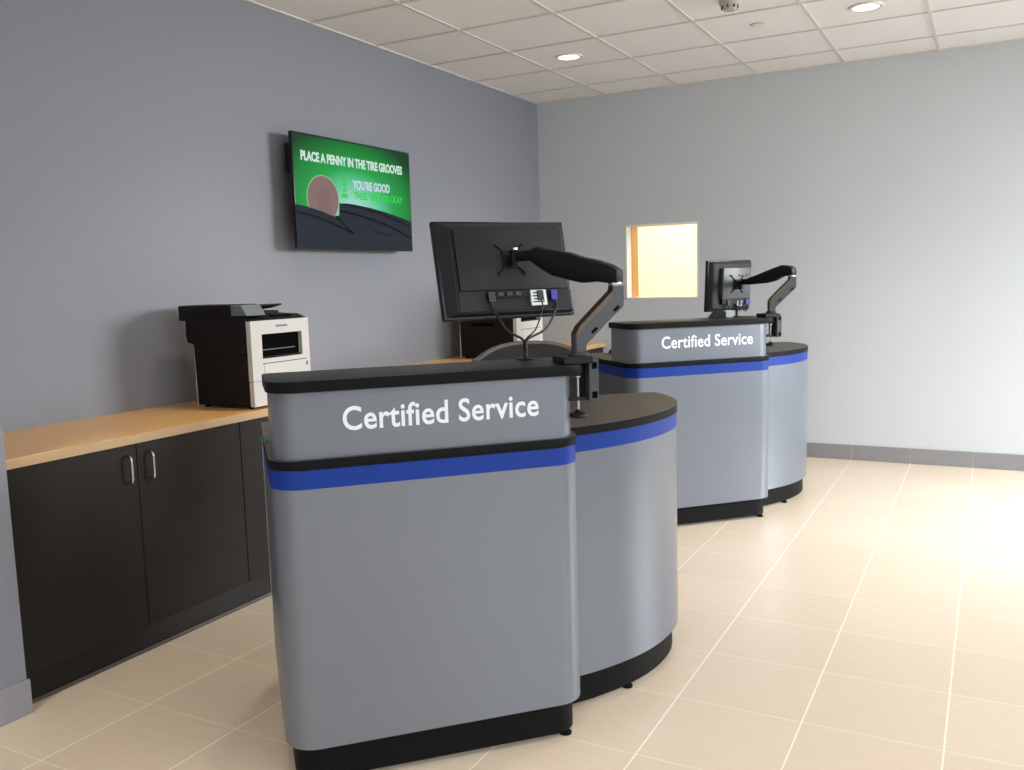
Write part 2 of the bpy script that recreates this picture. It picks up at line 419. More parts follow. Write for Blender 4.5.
def make_desk(label, loc, rotz):
    t = thing('service_desk', label, 'reception desk', (loc[0], loc[1], 0), R(rotz), 'silver grey service desks')
    # one worktop slab for front unit and rounded wing
    out = front_curve(-0.003)+[(W+0.003, 0.165)]+[p for p in pod_curve(-0.003) if p[0] > W+0.01]+[(1.535, 0.815), (1.515, 0.826), (1.30, 0.845), (1.12, 0.80), (1.00, 0.66), (0.88, 0.56), (0.72, 0.52), (0.50, 0.52), (0.34, 0.60), (0.20, 0.74), (0.16, 0.778), (0.026, 0.778)]
    wt = obj('worktop', prism(bmesh.new(), out, ZB1, ZS, bev=0.0012, seg=1), M['worktop'], t, smooth=30, mats=[M['worktop'], M['edge_black']])
    for p in wt.data.polygons:
        if abs(p.normal.z) < 0.5: p.material_index = 1
    th = 0.018
    obj('accent_band', sheet(bmesh.new(), front_curve(-0.0005), th, ZB2, ZB1), M['blue'], t, smooth=30)
    obj('front_panel', sheet(bmesh.new(), front_curve(0.0), th, ZBOT, ZB2), M['panel'], t, smooth=30)
    obj('plinth', sheet(bmesh.new(), front_curve(0.022), th, 0.0178, ZBOT+0.006), M['plinth'], t, smooth=30)
    obj('accent_band', sheet(bmesh.new(), pod_curve(-0.0005), th, ZB2, ZB1), M['blue'], t, smooth=30)
    obj('wing_panel', sheet(bmesh.new(), pod_curve(0.0), th, ZBOT, ZB2), M['panel'], t, smooth=30)
    obj('plinth', sheet(bmesh.new(), pod_curve(0.022), th, 0.0178, ZBOT+0.006), M['plinth'], t, smooth=30)
    obj('end_panel', B(0.0045, 0.025, 0.775, 0.779, ZBOT, ZB1), M['prn_white'], t)
    obj('inner_shelf', B(0.03, W-0.075, 0.075, 0.36, 0.50, 0.518), M['edge_black'], t)
    obj('inner_panel', B(W-0.075, W-0.057, 0.075, 0.5, 0.13, ZB1), M['panel'], t)
    # riser with its black top
    obj('riser_panel', prism(bmesh.new(), rrect(0.012, W-0.012, 0.012, 0.280, 0.080, 0.02), ZS, ZT-TH), M['panel'], t, smooth=30)
    tp = obj('riser_top', prism(bmesh.new(), rrect(0.0005, W+0.026, -0.004, 0.292, 0.078, 0.025), ZT-TH, ZT, bev=0.002, seg=2), M['black_lam'], t, smooth=30, mats=[M['black_lam'], M['edge_black']])
    for p in tp.data.polygons:
        if abs(p.normal.z) < 0.5: p.material_index = 1
    obj('lettering', text_bm('Certified Service', 0.197, 0.762, 1.0085, 1.0755, 0.0007, 0.015, 1.04), M['letter'], t, loc=(0, 0.0118, 0))
    for x, y in ((W-0.06, 0.05), (0.08, 0.05), (0.05, 0.70), (W-0.01, 0.20), (1.15, 0.27), (1.45, 0.56), (1.50, 0.76)):
        b = bmesh.new(); lathe(b, [(0, 0), (0.019, 0), (0.019, 0.006), (0.012, 0.012), (0.006, 0.014), (0.006, 0.03), (0, 0.03)], 16, (x, y, 0))
        obj('levelling_foot', b, M['plinth'], t, smooth=40)
    b = bmesh.new(); lathe(b, [(0.0, 0.0003), (0.030, 0.0003), (0.031, 0.003), (0.026, 0.0045), (0.012, 0.0045), (0.0, 0.004)], 28, (0.806, 0.250, ZT))
    obj('cable_grommet', b, M['bezel'], t, smooth=50)
    return t
D1 = (-1.6763, 1.7382, 46.0); D2 = (-1.7021, 4.476, 45.76)
desk = make_desk('nearest silver grey service desk with black riser top, blue band and rounded wing', D1, D1[2])
desk2 = copy_tree(desk); desk2.location = (D2[0], D2[1], 0); desk2.rotation_euler.z = R(D2[2])
desk2['label'] = 'farther silver grey service desk standing near the back wall below the bright opening'
def dw(D, u, v, z):
    c, s = math.cos(R(D[2])), math.sin(R(D[2]))
    return Vector((D[0]+c*u-s*v, D[1]+s*u+c*v, z))

# ------------------------------------------------------------------ monitors
def frustum(bm, a, b, y0, y1):
    """a, b = (x0,x1,z0,z1) rectangles at y0 and y1"""
    v = [bm.verts.new((x, y, z)) for (x0, x1, z0, z1), y in ((a, y0), (b, y1)) for x, z in ((x0, z0), (x1, z0), (x1, z1), (x0, z1))]
    for f in ((0, 1, 2, 3), (7, 6, 5, 4), (0, 4, 5, 1), (1, 5, 6, 2), (2, 6, 7, 3), (3, 7, 4, 0)): bm.faces.new([v[i] for i in f])
    return bm
def make_monitor(label, Cn, yaw, tilt, w, h, kind):
    t = thing('computer_monitor', label, 'monitor', Cn, rot=(R(tilt), 0, R(yaw)), group='monitors held above the service desks')
    obj('bezel', B(-w/2, w/2, 0.0, 0.022, -h/2, h/2, bev=0.004), M['bezel'], t, smooth=40)
    obj('screen', B(-w/2+0.018, w/2-0.018, 0.0215, 0.0228, -h/2+0.02, h/2-0.018), M['prn_black'], t)
    if kind == 1:
        a = (-w/2+0.006, w/2-0.006, -h/2+0.006, h/2-0.004)
        b = (-w/2+0.045, w/2-0.030, -h/2+0.016, h/2-0.030)
        bm = frustum(bmesh.new(), a, b, 0.001, -0.026)
        bmesh.ops.bevel(bm, geom=list(bm.edges), offset=0.004, segments=2, affect='EDGES')
        obj('back_housing', bm, M['greyplastic'], t, smooth=30)
        zl = -h*0.235
        bm = B(-w/2+0.054, w/2-0.034, -0.034, -0.022, zl, h/2-0.036, bev=0.002)
        obj('back_cover', bm, M['greyplastic'], t, smooth=30)
        py = -0.027
        bm = B(-w/2+0.155, w/2-0.165, py-0.006, py+0.002, zl-0.026, zl-0.002)
        obj('port_panel', bm, M['blackplastic'], t)
        for k in range(3):
            obj('port', B(-0.06+k*0.032, -0.040+k*0.032, py-0.009, py-0.004, zl-0.020, zl-0.008, bev=0.001), M['armmetal'], t)
        lb = obj('label_plate', B(0.060, 0.118, py-0.0085, py+0.001, zl-0.055, zl-0.004), M['label'], t)
        for k in range(4):
            obj('label_print', B(0.066+0.004*(k % 2), 0.108, py-0.0092, py-0.0080, zl-0.046+k*0.010, zl-0.042+k*0.010), M['cable'], lb)
        plugs = [(-0.085, 'cable'), (0.095, 'cable'), (0.147, 'bluecon')]
        vx, vz, mnt = 0.004, 0.024, -0.034
    else:
        a = (-w/2+0.004, w/2-0.004, -h/2+0.004, h/2-0.004)
        b = (-w/2+0.028, w/2-0.020, -h/2+0.020, h/2-0.016)
        bm = frustum(bmesh.new(), a, b, 0.001, -0.022)
        bmesh.ops.bevel(bm, geom=list(bm.edges), offset=0.004, segments=2, affect='EDGES')
        obj('back_housing', bm, M['greyplastic'], t, smooth=30)
        zl = -h*0.25
        obj('back_cover', B(-w*0.27, w*0.37, -0.046, -0.012, zl, h*0.36, bev=0.005), M['greymid'], t, smooth=30)
        obj('port_panel', B(-w*0.25, w*0.35, -0.040, -0.012, zl-0.030, zl+0.003), M['blackplastic'], t)
        lb = obj('label_plate', B(0.035, 0.075, -0.042, -0.034, zl-0.045, zl-0.012), M['label'], t)
        plugs = [(-0.045, 'cable'), (0.055, 'cable'), (0.115, 'bluecon')]
        vx, vz, mnt = 0.018, 0.010, -0.046
        for k, x in enumerate((-0.05, 0.03, 0.09)):
            obj('vent_slot', B(vx+x-0.022, vx+x+0.002, -0.0468, -0.043, h*0.19, h*0.225), M['bezel'], t)
        py = -0.036
    for x, mm in plugs:
        p = obj('cable_plug', B(x-0.012, x+0.012, py-0.012, py-0.002, zl-0.040, zl-0.006, bev=0.002), M[mm], t)
    return t, plugs, py, zl, (vx, vz, mnt)
def arm_cables(t, plugs, py, zl, target, mids):
    """video and power leads from the plugs down through the grommet of the desk"""
    Mi = (Matrix.Translation(t.location) @ t.rotation_euler.to_matrix().to_4x4()).inverted()
    for k, (x, mm) in enumerate(plugs):
        s = Vector((x, py-0.008, zl-0.036)); s2 = s+Vector((0.0, -0.004, -0.03))
        e = Vector(target)+Vector((0.004*(k-1), 0.004*(k % 2), 0)); j = e+Vector((0.003*(k-1), 0, 0.058))
        pts = [s, s2]+[s2.lerp(Mi @ j, 0.5)+Vector((mids[k], -0.006, -0.018))]+[Mi @ j, Mi @ (e+Vector((0, 0, 0.02))), Mi @ e]
        b = tube(bmesh.new(), smooth_path(pts, 7), 0.0042 if k != 1 else 0.0026, 7)
        obj('cable', b, M['cable'], t, smooth=60)
    b = tube(bmesh.new(), [Mi @ (Vector(target)+Vector((0, 0, 0.006))), Mi @ (Vector(target)+Vector((0, 0, 0.052)))], 0.0075, 10)
    obj('cable_sleeve', b, M['cable'], t, smooth=60)
C1 = Vector((-1.408, 2.583, 1.439)); Y1, T1 = 57.0, -13.3
mon1 = make_monitor('larger black widescreen monitor seen from behind on the nearest desk', C1, Y1, T1, 0.486, 0.322, 1)
g1 = dw(D1, 0.806, 0.250, ZT+0.0045); arm_cables(*mon1[:4], g1, (-0.01, 0.0, 0.01))
C2 = Vector((-1.412, 5.412, 1.331)); Y2, T2 = 62.0, 3.3
mon2 = make_monitor('smaller boxy grey monitor seen from behind on the farther desk', C2, Y2, T2, 0.372, 0.306, 2)
g2 = dw(D2, 0.806, 0.250, ZT+0.0045); arm_cables(*mon2[:4], g2, (-0.01, 0.0, 0.01))

# ------------------------------------------------------------------ monitor arms
def extr_plane(bm, prof, O, dirx, th, bev=0.003):
    """profile (s, z) in the upright plane through O along dirx, extruded th to both sides"""
    d = Vector((dirx.x, dirx.y, 0)).normalized(); n = Vector((-d.y, d.x, 0))
    a = [bm.verts.new(O+d*s+Vector((0, 0, z))+n*th/2) for s, z in prof]; b = [bm.verts.new(O+d*s+Vector((0, 0, z))-n*th/2) for s, z in prof]
    fa = bm.faces.new(a); fb = bm.faces.new(b[::-1]); m = len(prof)
    for i in range(m):
        j = (i+1) % m; bm.faces.new((a[j], a[i], b[i], b[j]))
    if bev: bmesh.ops.bevel(bm, geom=list(fa.edges)+list(fb.edges), offset=bev, segments=2, affect='EDGES')
    return bm
def make_arm(label, D, E, mon, upper, lowlen=None):
    t_m, _, _, _, (vx, vz, mnt) = mon
    P0 = dw(D, 0.907, 0.052, ZT)
    t = thing('monitor_arm', label, 'monitor arm', P0, group='clamp-on monitor arms')
    o = lambda n, bm, m, par=t, **k: (bmesh.ops.translate(bm, vec=-P0, verts=bm.verts), obj(n, bm, m, par, **k))[1]
    Mz = Matrix.Translation((D[0], D[1], 0)) @ Matrix.Rotation(R(D[2]), 4, 'Z')
    # clamp: flat base on the slab, C-shaped jaw round its end, screw and knob
    o('clamp_base', B(0.842, 0.936, 0.008, 0.105, ZT+0.0005, ZT+0.0215, bev=0.003, M4=Mz), M['blackplastic'])
    b = bmesh.new(); box(b, 0.9255, 0.941, 0.050, 0.105, ZT-0.112, ZT+0.018, bev=0.002, M4=Mz)
    o('clamp_jaw', box(b, 0.866, 0.941, 0.040, 0.10, ZT-0.112, ZT-0.101, bev=0.002, M4=Mz), M['blackplastic'])
    b = bmesh.new(); box(b, 0.9285, 0.960, 0.026, 0.056, ZT-0.114, ZT+0.012, bev=0.003, M4=Mz)
    cv = o('jaw_cover', b, M['armmetal'])
    for z in (ZT-0.008, ZT-0.096):
        o('cover_slot', B(0.938, 0.954, 0.0245, 0.035, z-0.010, z+0.010, M4=Mz), M['prn_black'], t)
    q = dw(D, 0.902, 0.050, 0)
    o('clamp_screw', cyl(bmesh.new(), (q.x, q.y, ZT-0.152), (q.x, q.y, ZT-0.042), 0.0045, 12), M['steel'], smooth=40)
    b = bmesh.new(); lathe(b, [(0, 0), (0.012, 0), (0.013, 0.004), (0.006, 0.010), (0, 0.010)], 16, (q.x, q.y, ZT-0.042))
    o('clamp_pad', b, M['steel'], smooth=40)
    b = bmesh.new(); lathe(b, [(0, 0), (0.024, 0), (0.0275, 0.004), (0.026, 0.012), (0.012, 0.017), (0.008, 0.024), (0, 0.024)], 20, (q.x, q.y, ZT-0.164))
    o('clamp_knob', b, M['blackplastic'], smooth=40)
    # swivel post
    A0 = P0+Vector((0, 0, 0.021))
    b = bmesh.new(); lathe(b, [(0, 0), (0.030, 0), (0.031, 0.006), (0.027, 0.012), (0, 0.012)], 24, A0)
    o('swivel_base', b, M['armmetal'], smooth=40)
    dxy = Vector((E.x-P0.x, E.y-P0.y, 0)); L = dxy.length; H = E.z-A0.z
    # lower link: short upright heel, then a rising channel with a fold at the top
    prof = [(-0.017, 0.008), (0.017, 0.008), (0.017, 0.036), (L+0.020, H-0.062), (L+0.022, H-0.040), (L+0.022, H), (L-0.016, H), (L-0.018, H-0.024), (-0.004, 0.086), (-0.017, 0.064)]
    lo = o('lower_arm', extr_plane(bmesh.new(), prof, A0, dxy, 0.034), M['armmetal'], smooth=30)
    d = dxy.normalized(); n = Vector((-d.y, d.x, 0))
    # bronze cable channel lying along the upper edge of the link
    pr2 = [(-0.0165, 0.0655), (-0.003, 0.089), (L-0.021, H-0.018), (L-0.017, H-0.034), (0.000, 0.074), (-0.010, 0.054)]
    o('cable_channel', extr_plane(bmesh.new(), pr2, A0, dxy, 0.037, 0.001), M['armbronze'])
    e0, e1 = Vector((0.017, 0.036)), Vector((L+0.020, H-0.062)); ed = (e1-e0).normalized(); en = Vector((-ed.y, ed.x))
    for f in (0.28, 0.86):
        c = e0.lerp(e1, f)+en*0.012
        pr = [c-ed*0.011-en*0.005, c+ed*0.011-en*0.005, c+ed*0.011+en*0.004, c-ed*0.011+en*0.004]
        o('link_slot', extr_plane(bmesh.new(), [(p_.x, p_.y) for p_ in pr], A0, dxy, 0.0365, 0), M['prn_black'])
    # elbow
    b = bmesh.new(); lathe(b, [(0, 0), (0.019, 0), (0.020, 0.004), (0.020, 0.010), (0.017, 0.014), (0, 0.014)], 24, E)
    o('elbow_collar', b, M['steel'], smooth=40)
    E2 = E+Vector((0, 0, 0.014))
    # head of the arm
    Rm = t_m.rotation_euler.to_matrix(); K = t_m.location+Rm @ Vector((vx, mnt, vz)); nb = Rm @ Vector((0, -1, 0))
    bm = bmesh.new(); box(bm, -0.030, 0.030, -0.005, -0.0005, -0.030, 0.030, bev=0.0015)
    Mm = Matrix.Translation(K) @ Rm.to_4x4()
    bmesh.ops.transform(bm, matrix=Mm, verts=bm.verts); o('mounting_plate', bm, M['blackplastic'])
    for sx in (-1, 1):
        for sz in (-1, 1):
            bm = bmesh.new(); tube(bm, [Mm @ Vector((sx*0.022, -0.0035, sz*0.022)), Mm @ Vector((sx*0.045, -0.0030, sz*0.045))], 0.0030, 6)
            o('plate_arm', bm, M['blackplastic'])
            bm = bmesh.new(); cyl(bm, Mm @ Vector((sx*0.048, -0.0005, sz*0.048)), Mm @ Vector((sx*0.048, -0.0065, sz*0.048)), 0.0055, 12)
            o('plate_screw', bm, M['bezel'], smooth=40)
    KH = K+nb*0.030
    bm = bmesh.new(); cyl(bm, K+nb*0.004, KH, 0.013, 16); o('tilt_shaft', bm, M['steel'], smooth=40)
    bm = bmesh.new(); cyl(bm, KH+Vector((0, 0, -0.028)), KH+Vector((0, 0, 0.022)), 0.017, 18)
    o('tilt_head', bm, M['blackplastic'], smooth=40)
    bm = bmesh.new(); cyl(bm, KH+Vector((0, 0, 0.022)), KH+Vector((0, 0, 0.029)), 0.010, 14)
    o('tilt_pin', bm, M['steel'], smooth=40)
    # upper arm: a deep fairing between elbow and head
    dd = Vector((KH.x-E2.x, KH.y-E2.y, 0)); LU = dd.length; dz = KH.z-E2.z
    bm = bmesh.new(); rings = []
    def at(f, zc, hh, tt):
        u = dd.normalized(); nn = Vector((-u.y, u.x, 0)); c = E2+dd*f+Vector((0, 0, zc)); ring = []
        for k in range(16):
            a = 2*PI*k/16; sx = math.copysign(abs(math.cos(a))**0.38, math.cos(a)); sz = math.copysign(abs(math.sin(a))**0.38, math.sin(a))
            ring.append(bm.verts.new(c+nn*tt/2*sx+Vector((0, 0, hh/2*sz))))
        rings.append(ring)
    for f, zf, hh, tt in upper: at(f, zf, hh, tt)
    for a, c in zip(rings, rings[1:]):
        for k in range(16): bm.faces.new((a[k], a[(k+1) % 16], c[(k+1) % 16], c[k]))
    bm.faces.new(rings[0][::-1]); bm.faces.new(rings[-1])
    o('upper_arm', bm, M['blackplastic'], smooth=40)
    return t
E1 = Vector((-1.002, 2.522, 1.378))
make_arm('black monitor arm clamped to the nearest desk, holding the larger monitor', D1, E1, mon1,
         [(-0.055, 0.012, 0.018, 0.030), (-0.045, 0.014, 0.040, 0.044), (0.02, 0.020, 0.056, 0.050), (0.16, 0.032, 0.066, 0.050), (0.30, 0.036, 0.080, 0.048), (0.42, 0.048, 0.086, 0.048), (0.60, 0.062, 0.082, 0.046), (0.75, 0.084, 0.062, 0.042), (0.82, 0.088, 0.036, 0.034), (0.97, 0.087, 0.034, 0.030)])
E2_ = Vector((-1.008, 5.228, 1.375))
make_arm('black monitor arm clamped to the farther desk, holding the smaller monitor', D2, E2_, mon2,
         [(-0.055, 0.012, 0.018, 0.030), (-0.045, 0.016, 0.040, 0.044), (0.02, 0.022, 0.056, 0.050), (0.16, 0.022, 0.066, 0.050), (0.30, 0.004, 0.076, 0.048), (0.45, -0.010, 0.072, 0.048), (0.62, -0.022, 0.056, 0.046), (0.78, -0.032, 0.044, 0.042), (0.84, -0.036, 0.036, 0.034), (0.97, -0.036, 0.034, 0.030)])

# ------------------------------------------------------------------ things on the desks
p = dw(D2, 0.215, 0.66, ZS)
bm = bmesh.new(); bmesh.ops.create_uvsphere(bm, u_segments=20, v_segments=12, radius=1)
for v in bm.verts: v.co = Vector((v.co.x*0.032, v.co.y*0.056, max(v.co.z, 0)*0.036))
ms = thing('computer_mouse', 'black computer mouse on the left end of the farther desk worktop', 'mouse', p+Vector((0, 0, 0.0005)), R(70))
obj('body', bm, M['bezel'], ms, smooth=60)
obj('scroll_wheel', tube(bmesh.new(), [(-0.003, -0.03, 0.029), (0.003, -0.03, 0.029)], 0.006, 12), M['steel'], ms, smooth=40)
p = dw(D2, 0.665, 0.235, ZT)
st = thing('display_stand', 'small dark grey wedge-shaped stand on the farther desk top below the monitor', 'stand', p+Vector((0, 0, 0.0005)), R(35))
bm = bmesh.new()
prism(bm, [(-0.045, 0), (0.045, 0), (0.045, 0.028), (0.018, 0.050), (0.0, 0.050)], -0.03, 0.03, bev=0.002, M4=Matrix.Rotation(R(90), 4, 'X'))
obj('wedge', bm, M['greyplastic'], st)
p = dw(D2, 0.742, 0.232, ZT)
nb_ = thing('note_box', 'small white box beside the cable hole of the farther desk top', 'box', p+Vector((0, 0, 0.0005)), R(30))
obj('box_body', B(-0.022, 0.022, -0.02, 0.02, 0, 0.034, bev=0.002), M['label'], nb_)
obj('box_lid', B(-0.023, 0.023, -0.021, 0.021, 0.034, 0.040, bev=0.001), M['label'], nb_)
# green clip at the left rear corner of the near desk
p = dw(D1, 0.006, 0.33, ZS)
gc = thing('cable_clip', 'small green wire clip on the left edge of the nearest desk worktop', 'clip', p+Vector((0, 0, 0.0005)), R(46))
bm = tube(bmesh.new(), smooth_path([(-0.022, 0, 0.012), (-0.010, 0.004, 0.016), (0.0, 0, 0.008), (0.010, -0.004, 0.004), (0.020, 0, 0.006)], 5), 0.0024, 8)
obj('wire', bm, M['green'], gc, smooth=60)
obj('clip_body', B(-0.006, 0.004, -0.005, 0.005, 0, 0.015, bev=0.002), M['green'], gc)

# ------------------------------------------------------------------ printers
def make_printer(label, x0, x1, y0, w, big=False):
    """rear x0 .. front x1, near side y0, width w; front faces +X"""
    t = thing('laser_printer', label, 'printer', (x0, y0, CZ), 0, 'black and white printers on the wall counter')
    D = x1-x0; H = 0.397
    # dark body
    prof = [(0.0, 0.012), (D-0.0255, 0.012), (D-0.0255, H-0.004), (D-0.07, H+0.010), (D-0.20, H+0.010), (-0.05, H+0.010), (-0.05, H-0.07), (-0.045, H-0.10), (0.0, H-0.105)]
    bm = bmesh.new()
    prism(bm, prof, -w, 0, bev=0.004, M4=Matrix.Rotation(R(90), 4, 'X'))
    obj('body', bm, M['prn_dark'], t, smooth=30)
    obj('side_seam', B(0.0, D-0.024, -0.0008, 0.001, 0.243, 0.2455), M['prn_black'], t)
    if big: oz_ = 0.252; obj('side_vent', B(0.09, 0.27, -0.0012, 0.001, 0.226, 0.248), M['prn_black'], t)
    else: oz_ = 0.222
    # white front shell as a ring around the output opening
    F0, F1 = D-0.026, D
    oy0, oy1, oz0, oz1 = 0.066, w-0.050, oz_, 0.332
    bm = bmesh.new()
    box(bm, F0, F1, 0, oy0, 0.126, H-0.004); box(bm, F0, F1, oy1, w, 0.126, H-0.004)
    box(bm, F0, F1, oy0, oy1, oz1, H-0.004); box(bm, F0, F1, oy0, oy1, 0.126, oz0)
    bmesh.ops.remove_doubles(bm, verts=bm.verts, dist=1e-5)
    obj('front_cover', bm, M['prn_white'], t)
    obj('output_recess', B(F0-0.004, F0+0.004, oy0-0.002, oy1+0.002, oz0-0.002, oz1+0.002), M['prn_black'], t)
    obj('output_tray', B(F0, F1-0.004, oy0+0.004, oy1-0.004, oz0, oz0+0.008, bev=0.002), M['prn_dark'], t)
    obj('recess_rib', B(F0+0.004, F0+0.008, oy0+0.02, oy1-0.03, oz0+0.036, oz0+0.040), M['prn_grey'], t)
    obj('manual_feed_door', B(F1-0.002, F1+0.003, oy0+0.006, oy1+0.02, 0.136, 0.198, bev=0.002), M['prn_white'], t)
    obj('door_seam', B(F1-0.001, F1+0.0006, oy0-0.002, oy1+0.026, 0.199, 0.202), M['prn_dark'], t)
    obj('power_button', B(F1-0.001, F1+0.003, w-0.028, w-0.018, 0.170, 0.188, bev=0.001), M['prn_grey'], t)
    dr = obj('paper_drawer', B(F0, F1, 0.0, w, 0.012, 0.1235, bev=0.002), M['prn_white'], t)
    obj('drawer_grip', B(F1-0.004, F1+0.001, w*0.36, w*0.64, 0.086, 0.106, bev=0.001), M['prn_grey'], dr)
    obj('nameplate', B(F1-0.001, F1+0.0012, w*0.42, w*0.62, H-0.036, H-0.027), M['prn_grey'], t)
    # control panel on top at the front
    bm = bmesh.new()
    frust = [(D-0.17, H+0.004), (D-0.004, H-0.008), (D-0.004, H-0.001), (D-0.05, H+0.016), (D-0.17, H+0.022)]
    prism(bm, frust, -w+0.01, -0.002, bev=0.002, M4=Matrix.Rotation(R(90), 4, 'X'))
    cp = obj('control_panel', bm, M['prn_dark'], t, smooth=30)
    obj('panel_keys', B(D-0.085, D-0.030, w*0.45, w*0.80, H+0.006, H+0.0165, bev=0.001, M4=None), M['prn_black'], cp)
    # scanner lid with document feeder and raised paper tray
    bm = B(-0.092, D-0.115, 0.0, 0.17, H+0.000, H+0.070, bev=0.006); box(bm, -0.092, D-0.16, 0.165, w-0.02, H, H+0.034, bev=0.005)
    obj('scanner_lid', bm, M['prn_dark'], t, smooth=30)
    prof = [(D-0.118, H+0.020), (D-0.022, H+0.020), (D-0.055, H+0.067), (D-0.118, H+0.067)]
    bm = prism(bmesh.new(), prof, -0.125, -0.006, bev=0.003, M4=Matrix.Rotation(R(90), 4, 'X'))
    obj('feeder_window', bm, M['prn_grey'], t)
    prof = [(D-0.28, H+0.034), (D-0.15, H+0.046), (D-0.085, H+0.060), (D-0.085, H+0.067), (D-0.15, H+0.056), (D-0.28, H+0.046)]
    bm = prism(bmesh.new(), prof, -w+0.08, -0.13, bev=0.0015, M4=Matrix.Rotation(R(90), 4, 'X'))
    obj('feeder_tray', bm, M['prn_dark'], t)
    # pale upright rear strip
    obj('rear_panel_edge', B(-0.008, 0.0, 0.002, w-0.01, 0.006, H-0.110, bev=0.001), M['prn_white'], t)
    for x in (0.03, D-0.05):
        for y in (0.03, w-0.03):
            b = bmesh.new(); lathe(b, [(0, 0), (0.012, 0), (0.012, 0.014), (0, 0.014)], 12, (x, y, 0)); obj('foot', b, M['prn_black'], t)
    return t
make_printer('black multifunction printer with white front, left of the nearest desk', -3.222, -2.870, 2.905, 0.378)
make_printer('black multifunction printer with white front, far along the counter behind the near monitor', -3.305, -2.856, 5.370, 0.40, True)

# ------------------------------------------------------------------ television
TX, TY0, TY1, TZ0, TZ1 = -3.31, 3.735, 4.829, 1.606, 2.228
tvw, tvh = TY1-TY0, TZ1-TZ0; tyc, tzc = (TY0+TY1)/2, (TZ0+TZ1)/2
tv = thing('wall_television', 'flat black television on the blue wall showing a green tyre message', 'television', (TX, tyc, tzc))
bm = B(-0.020, 0, -tvw/2, tvw/2, -tvh/2, tvh/2, bev=0.004)
obj('bezel', bm, M['bezel'], tv, smooth=40)
bm = frustum(bmesh.new(), (-tvw/2+0.08, tvw/2-0.08, -tvh/2+0.06, tvh/2-0.08), (-tvw/2+0.14, tvw/2-0.14, -tvh/2+0.10, tvh/2-0.14), 0.028, 0.058)
bmesh.ops.transform(bm, matrix=Matrix.Rotation(R(90), 4, 'Z'), verts=bm.verts)
obj('back_housing', bm, M['blackplastic'], tv)
bm = bmesh.new(); box(bm, XW-TX+0.0005, XW-TX+0.012, -0.22, 0.22, -0.14, 0.14); box(bm, -0.115, -0.05, -0.18, -0.14, -0.16, 0.16); box(bm, -0.115, -0.05, 0.14, 0.18, -0.16, 0.16)
obj('wall_bracket', bm, M['blackplastic'], tv)
bm = bmesh.new(); box(bm, -0.085, -0.02, -tvw/2+0.030, -tvw/2+0.085, 0.10, 0.26, bev=0.012)
obj('side_speaker', bm, M['bezel'], tv, smooth=40)
bm = bmesh.new(); q = 0.0006; m = 0.009
vs = [bm.verts.new(v) for v in ((q, -tvw/2+m, -tvh/2+m), (q, tvw/2-m, -tvh/2+m), (q, tvw/2-m, tvh/2-m), (q, -tvw/2+m, tvh/2-m))]
bm.faces.new(vs)
sc = obj('screen', bm, M['screen'], tv)
def pic(name, pts, m, layer):
    bm = bmesh.new(); x = q+0.0005*layer
    bm.faces.new([bm.verts.new((x, y-tyc, z-tzc)) for y, z in pts]); bmesh.ops.triangulate(bm, faces=bm.faces)
    return obj(name, bm, m, sc)
def pen(rx, rz, cy=3.968, cz=1.885):
    return [(cy+rx*math.cos(2*PI*k/48), cz+rz*math.sin(2*PI*k/48)) for k in range(48)]
pic('penny_rim', pen(0.137, 0.130), M['tv_rim'], 1)
pic('penny', pen(0.131, 0.124), M['tv_penny'], 2)
pic('penny_portrait', [(3.93, 1.80), (3.92, 1.86), (3.90, 1.89), (3.92, 1.93), (3.95, 1.96), (3.99, 1.955), (4.02, 1.92), (4.01, 1.87), (4.03, 1.80)], M['tv_port'], 3)
tyre_top = [(3.733, 1.842), (3.80, 1.838), (3.86, 1.830), (3.95, 1.815), (4.02, 1.798), (4.06, 1.792), (4.098, 1.80), (4.104, 1.868), (4.18, 1.871), (4.26, 1.868), (4.394, 1.858), (4.50, 1.846), (4.595, 1.833), (4.72, 1.813), (4.814, 1.795)]
bm = bmesh.new(); lo = [bm.verts.new((q+0.002, y-tyc, TZ0+m-tzc)) for y, z in tyre_top]; hi = [bm.verts.new((q+0.002, y-tyc, z-tzc)) for y, z in tyre_top]
for i in range(len(lo)-1): bm.faces.new((lo[i], lo[i+1], hi[i+1], hi[i]))
obj('tyre', bm, M['tv_tyre'], sc)
def strip(pts, w_, nm='tyre_groove'):
    bm = bmesh.new(); a = [bm.verts.new((q+0.0026, y-tyc, z-tzc+w_/2)) for y, z in pts]; b = [bm.verts.new((q+0.0026, y-tyc, z-tzc-w_/2)) for y, z in pts]
    for i in range(len(a)-1): bm.faces.new((b[i], b[i+1], a[i+1], a[i]))
    obj(nm, bm, M['tv_groove'], sc)
strip([(3.735, 1.802), (3.83, 1.792), (3.933, 1.777), (4.04, 1.750), (4.147, 1.722), (4.228, 1.702)], 0.014)
strip([(4.064, 1.792), (4.11, 1.77), (4.157, 1.736), (4.21, 1.705)], 0.018)
strip([(4.106, 1.826), (4.25, 1.812), (4.389, 1.793), (4.588, 1.753), (4.72, 1.716), (4.814, 1.685)], 0.014)
strip([(4.15, 1.866), (4.269, 1.856), (4.492, 1.829), (4.698, 1.788), (4.814, 1.757)], 0.010)
strip([(4.40, 1.74), (4.44, 1.715), (4.60, 1.70)], 0.008)
RZ = Matrix.Rotation(R(90), 4, 'Z')
def tvtext(s, y0, y1, z0, z1, m, nm, bold=0.03):
    bm = text_bm(s, y0-tyc, y1-tyc, z0-tzc, z1-tzc, 0.0004, bold)
    bmesh.ops.transform(bm, matrix=RZ, verts=bm.verts)
    for v in bm.verts: v.co.x += 0.0032
    obj(nm, bm, m, sc)
tvtext('PLACE A PENNY IN THE TIRE GROOVES', 3.797, 4.738, 2.080, 2.134, M['tv_text'], 'headline_text', 0.045)
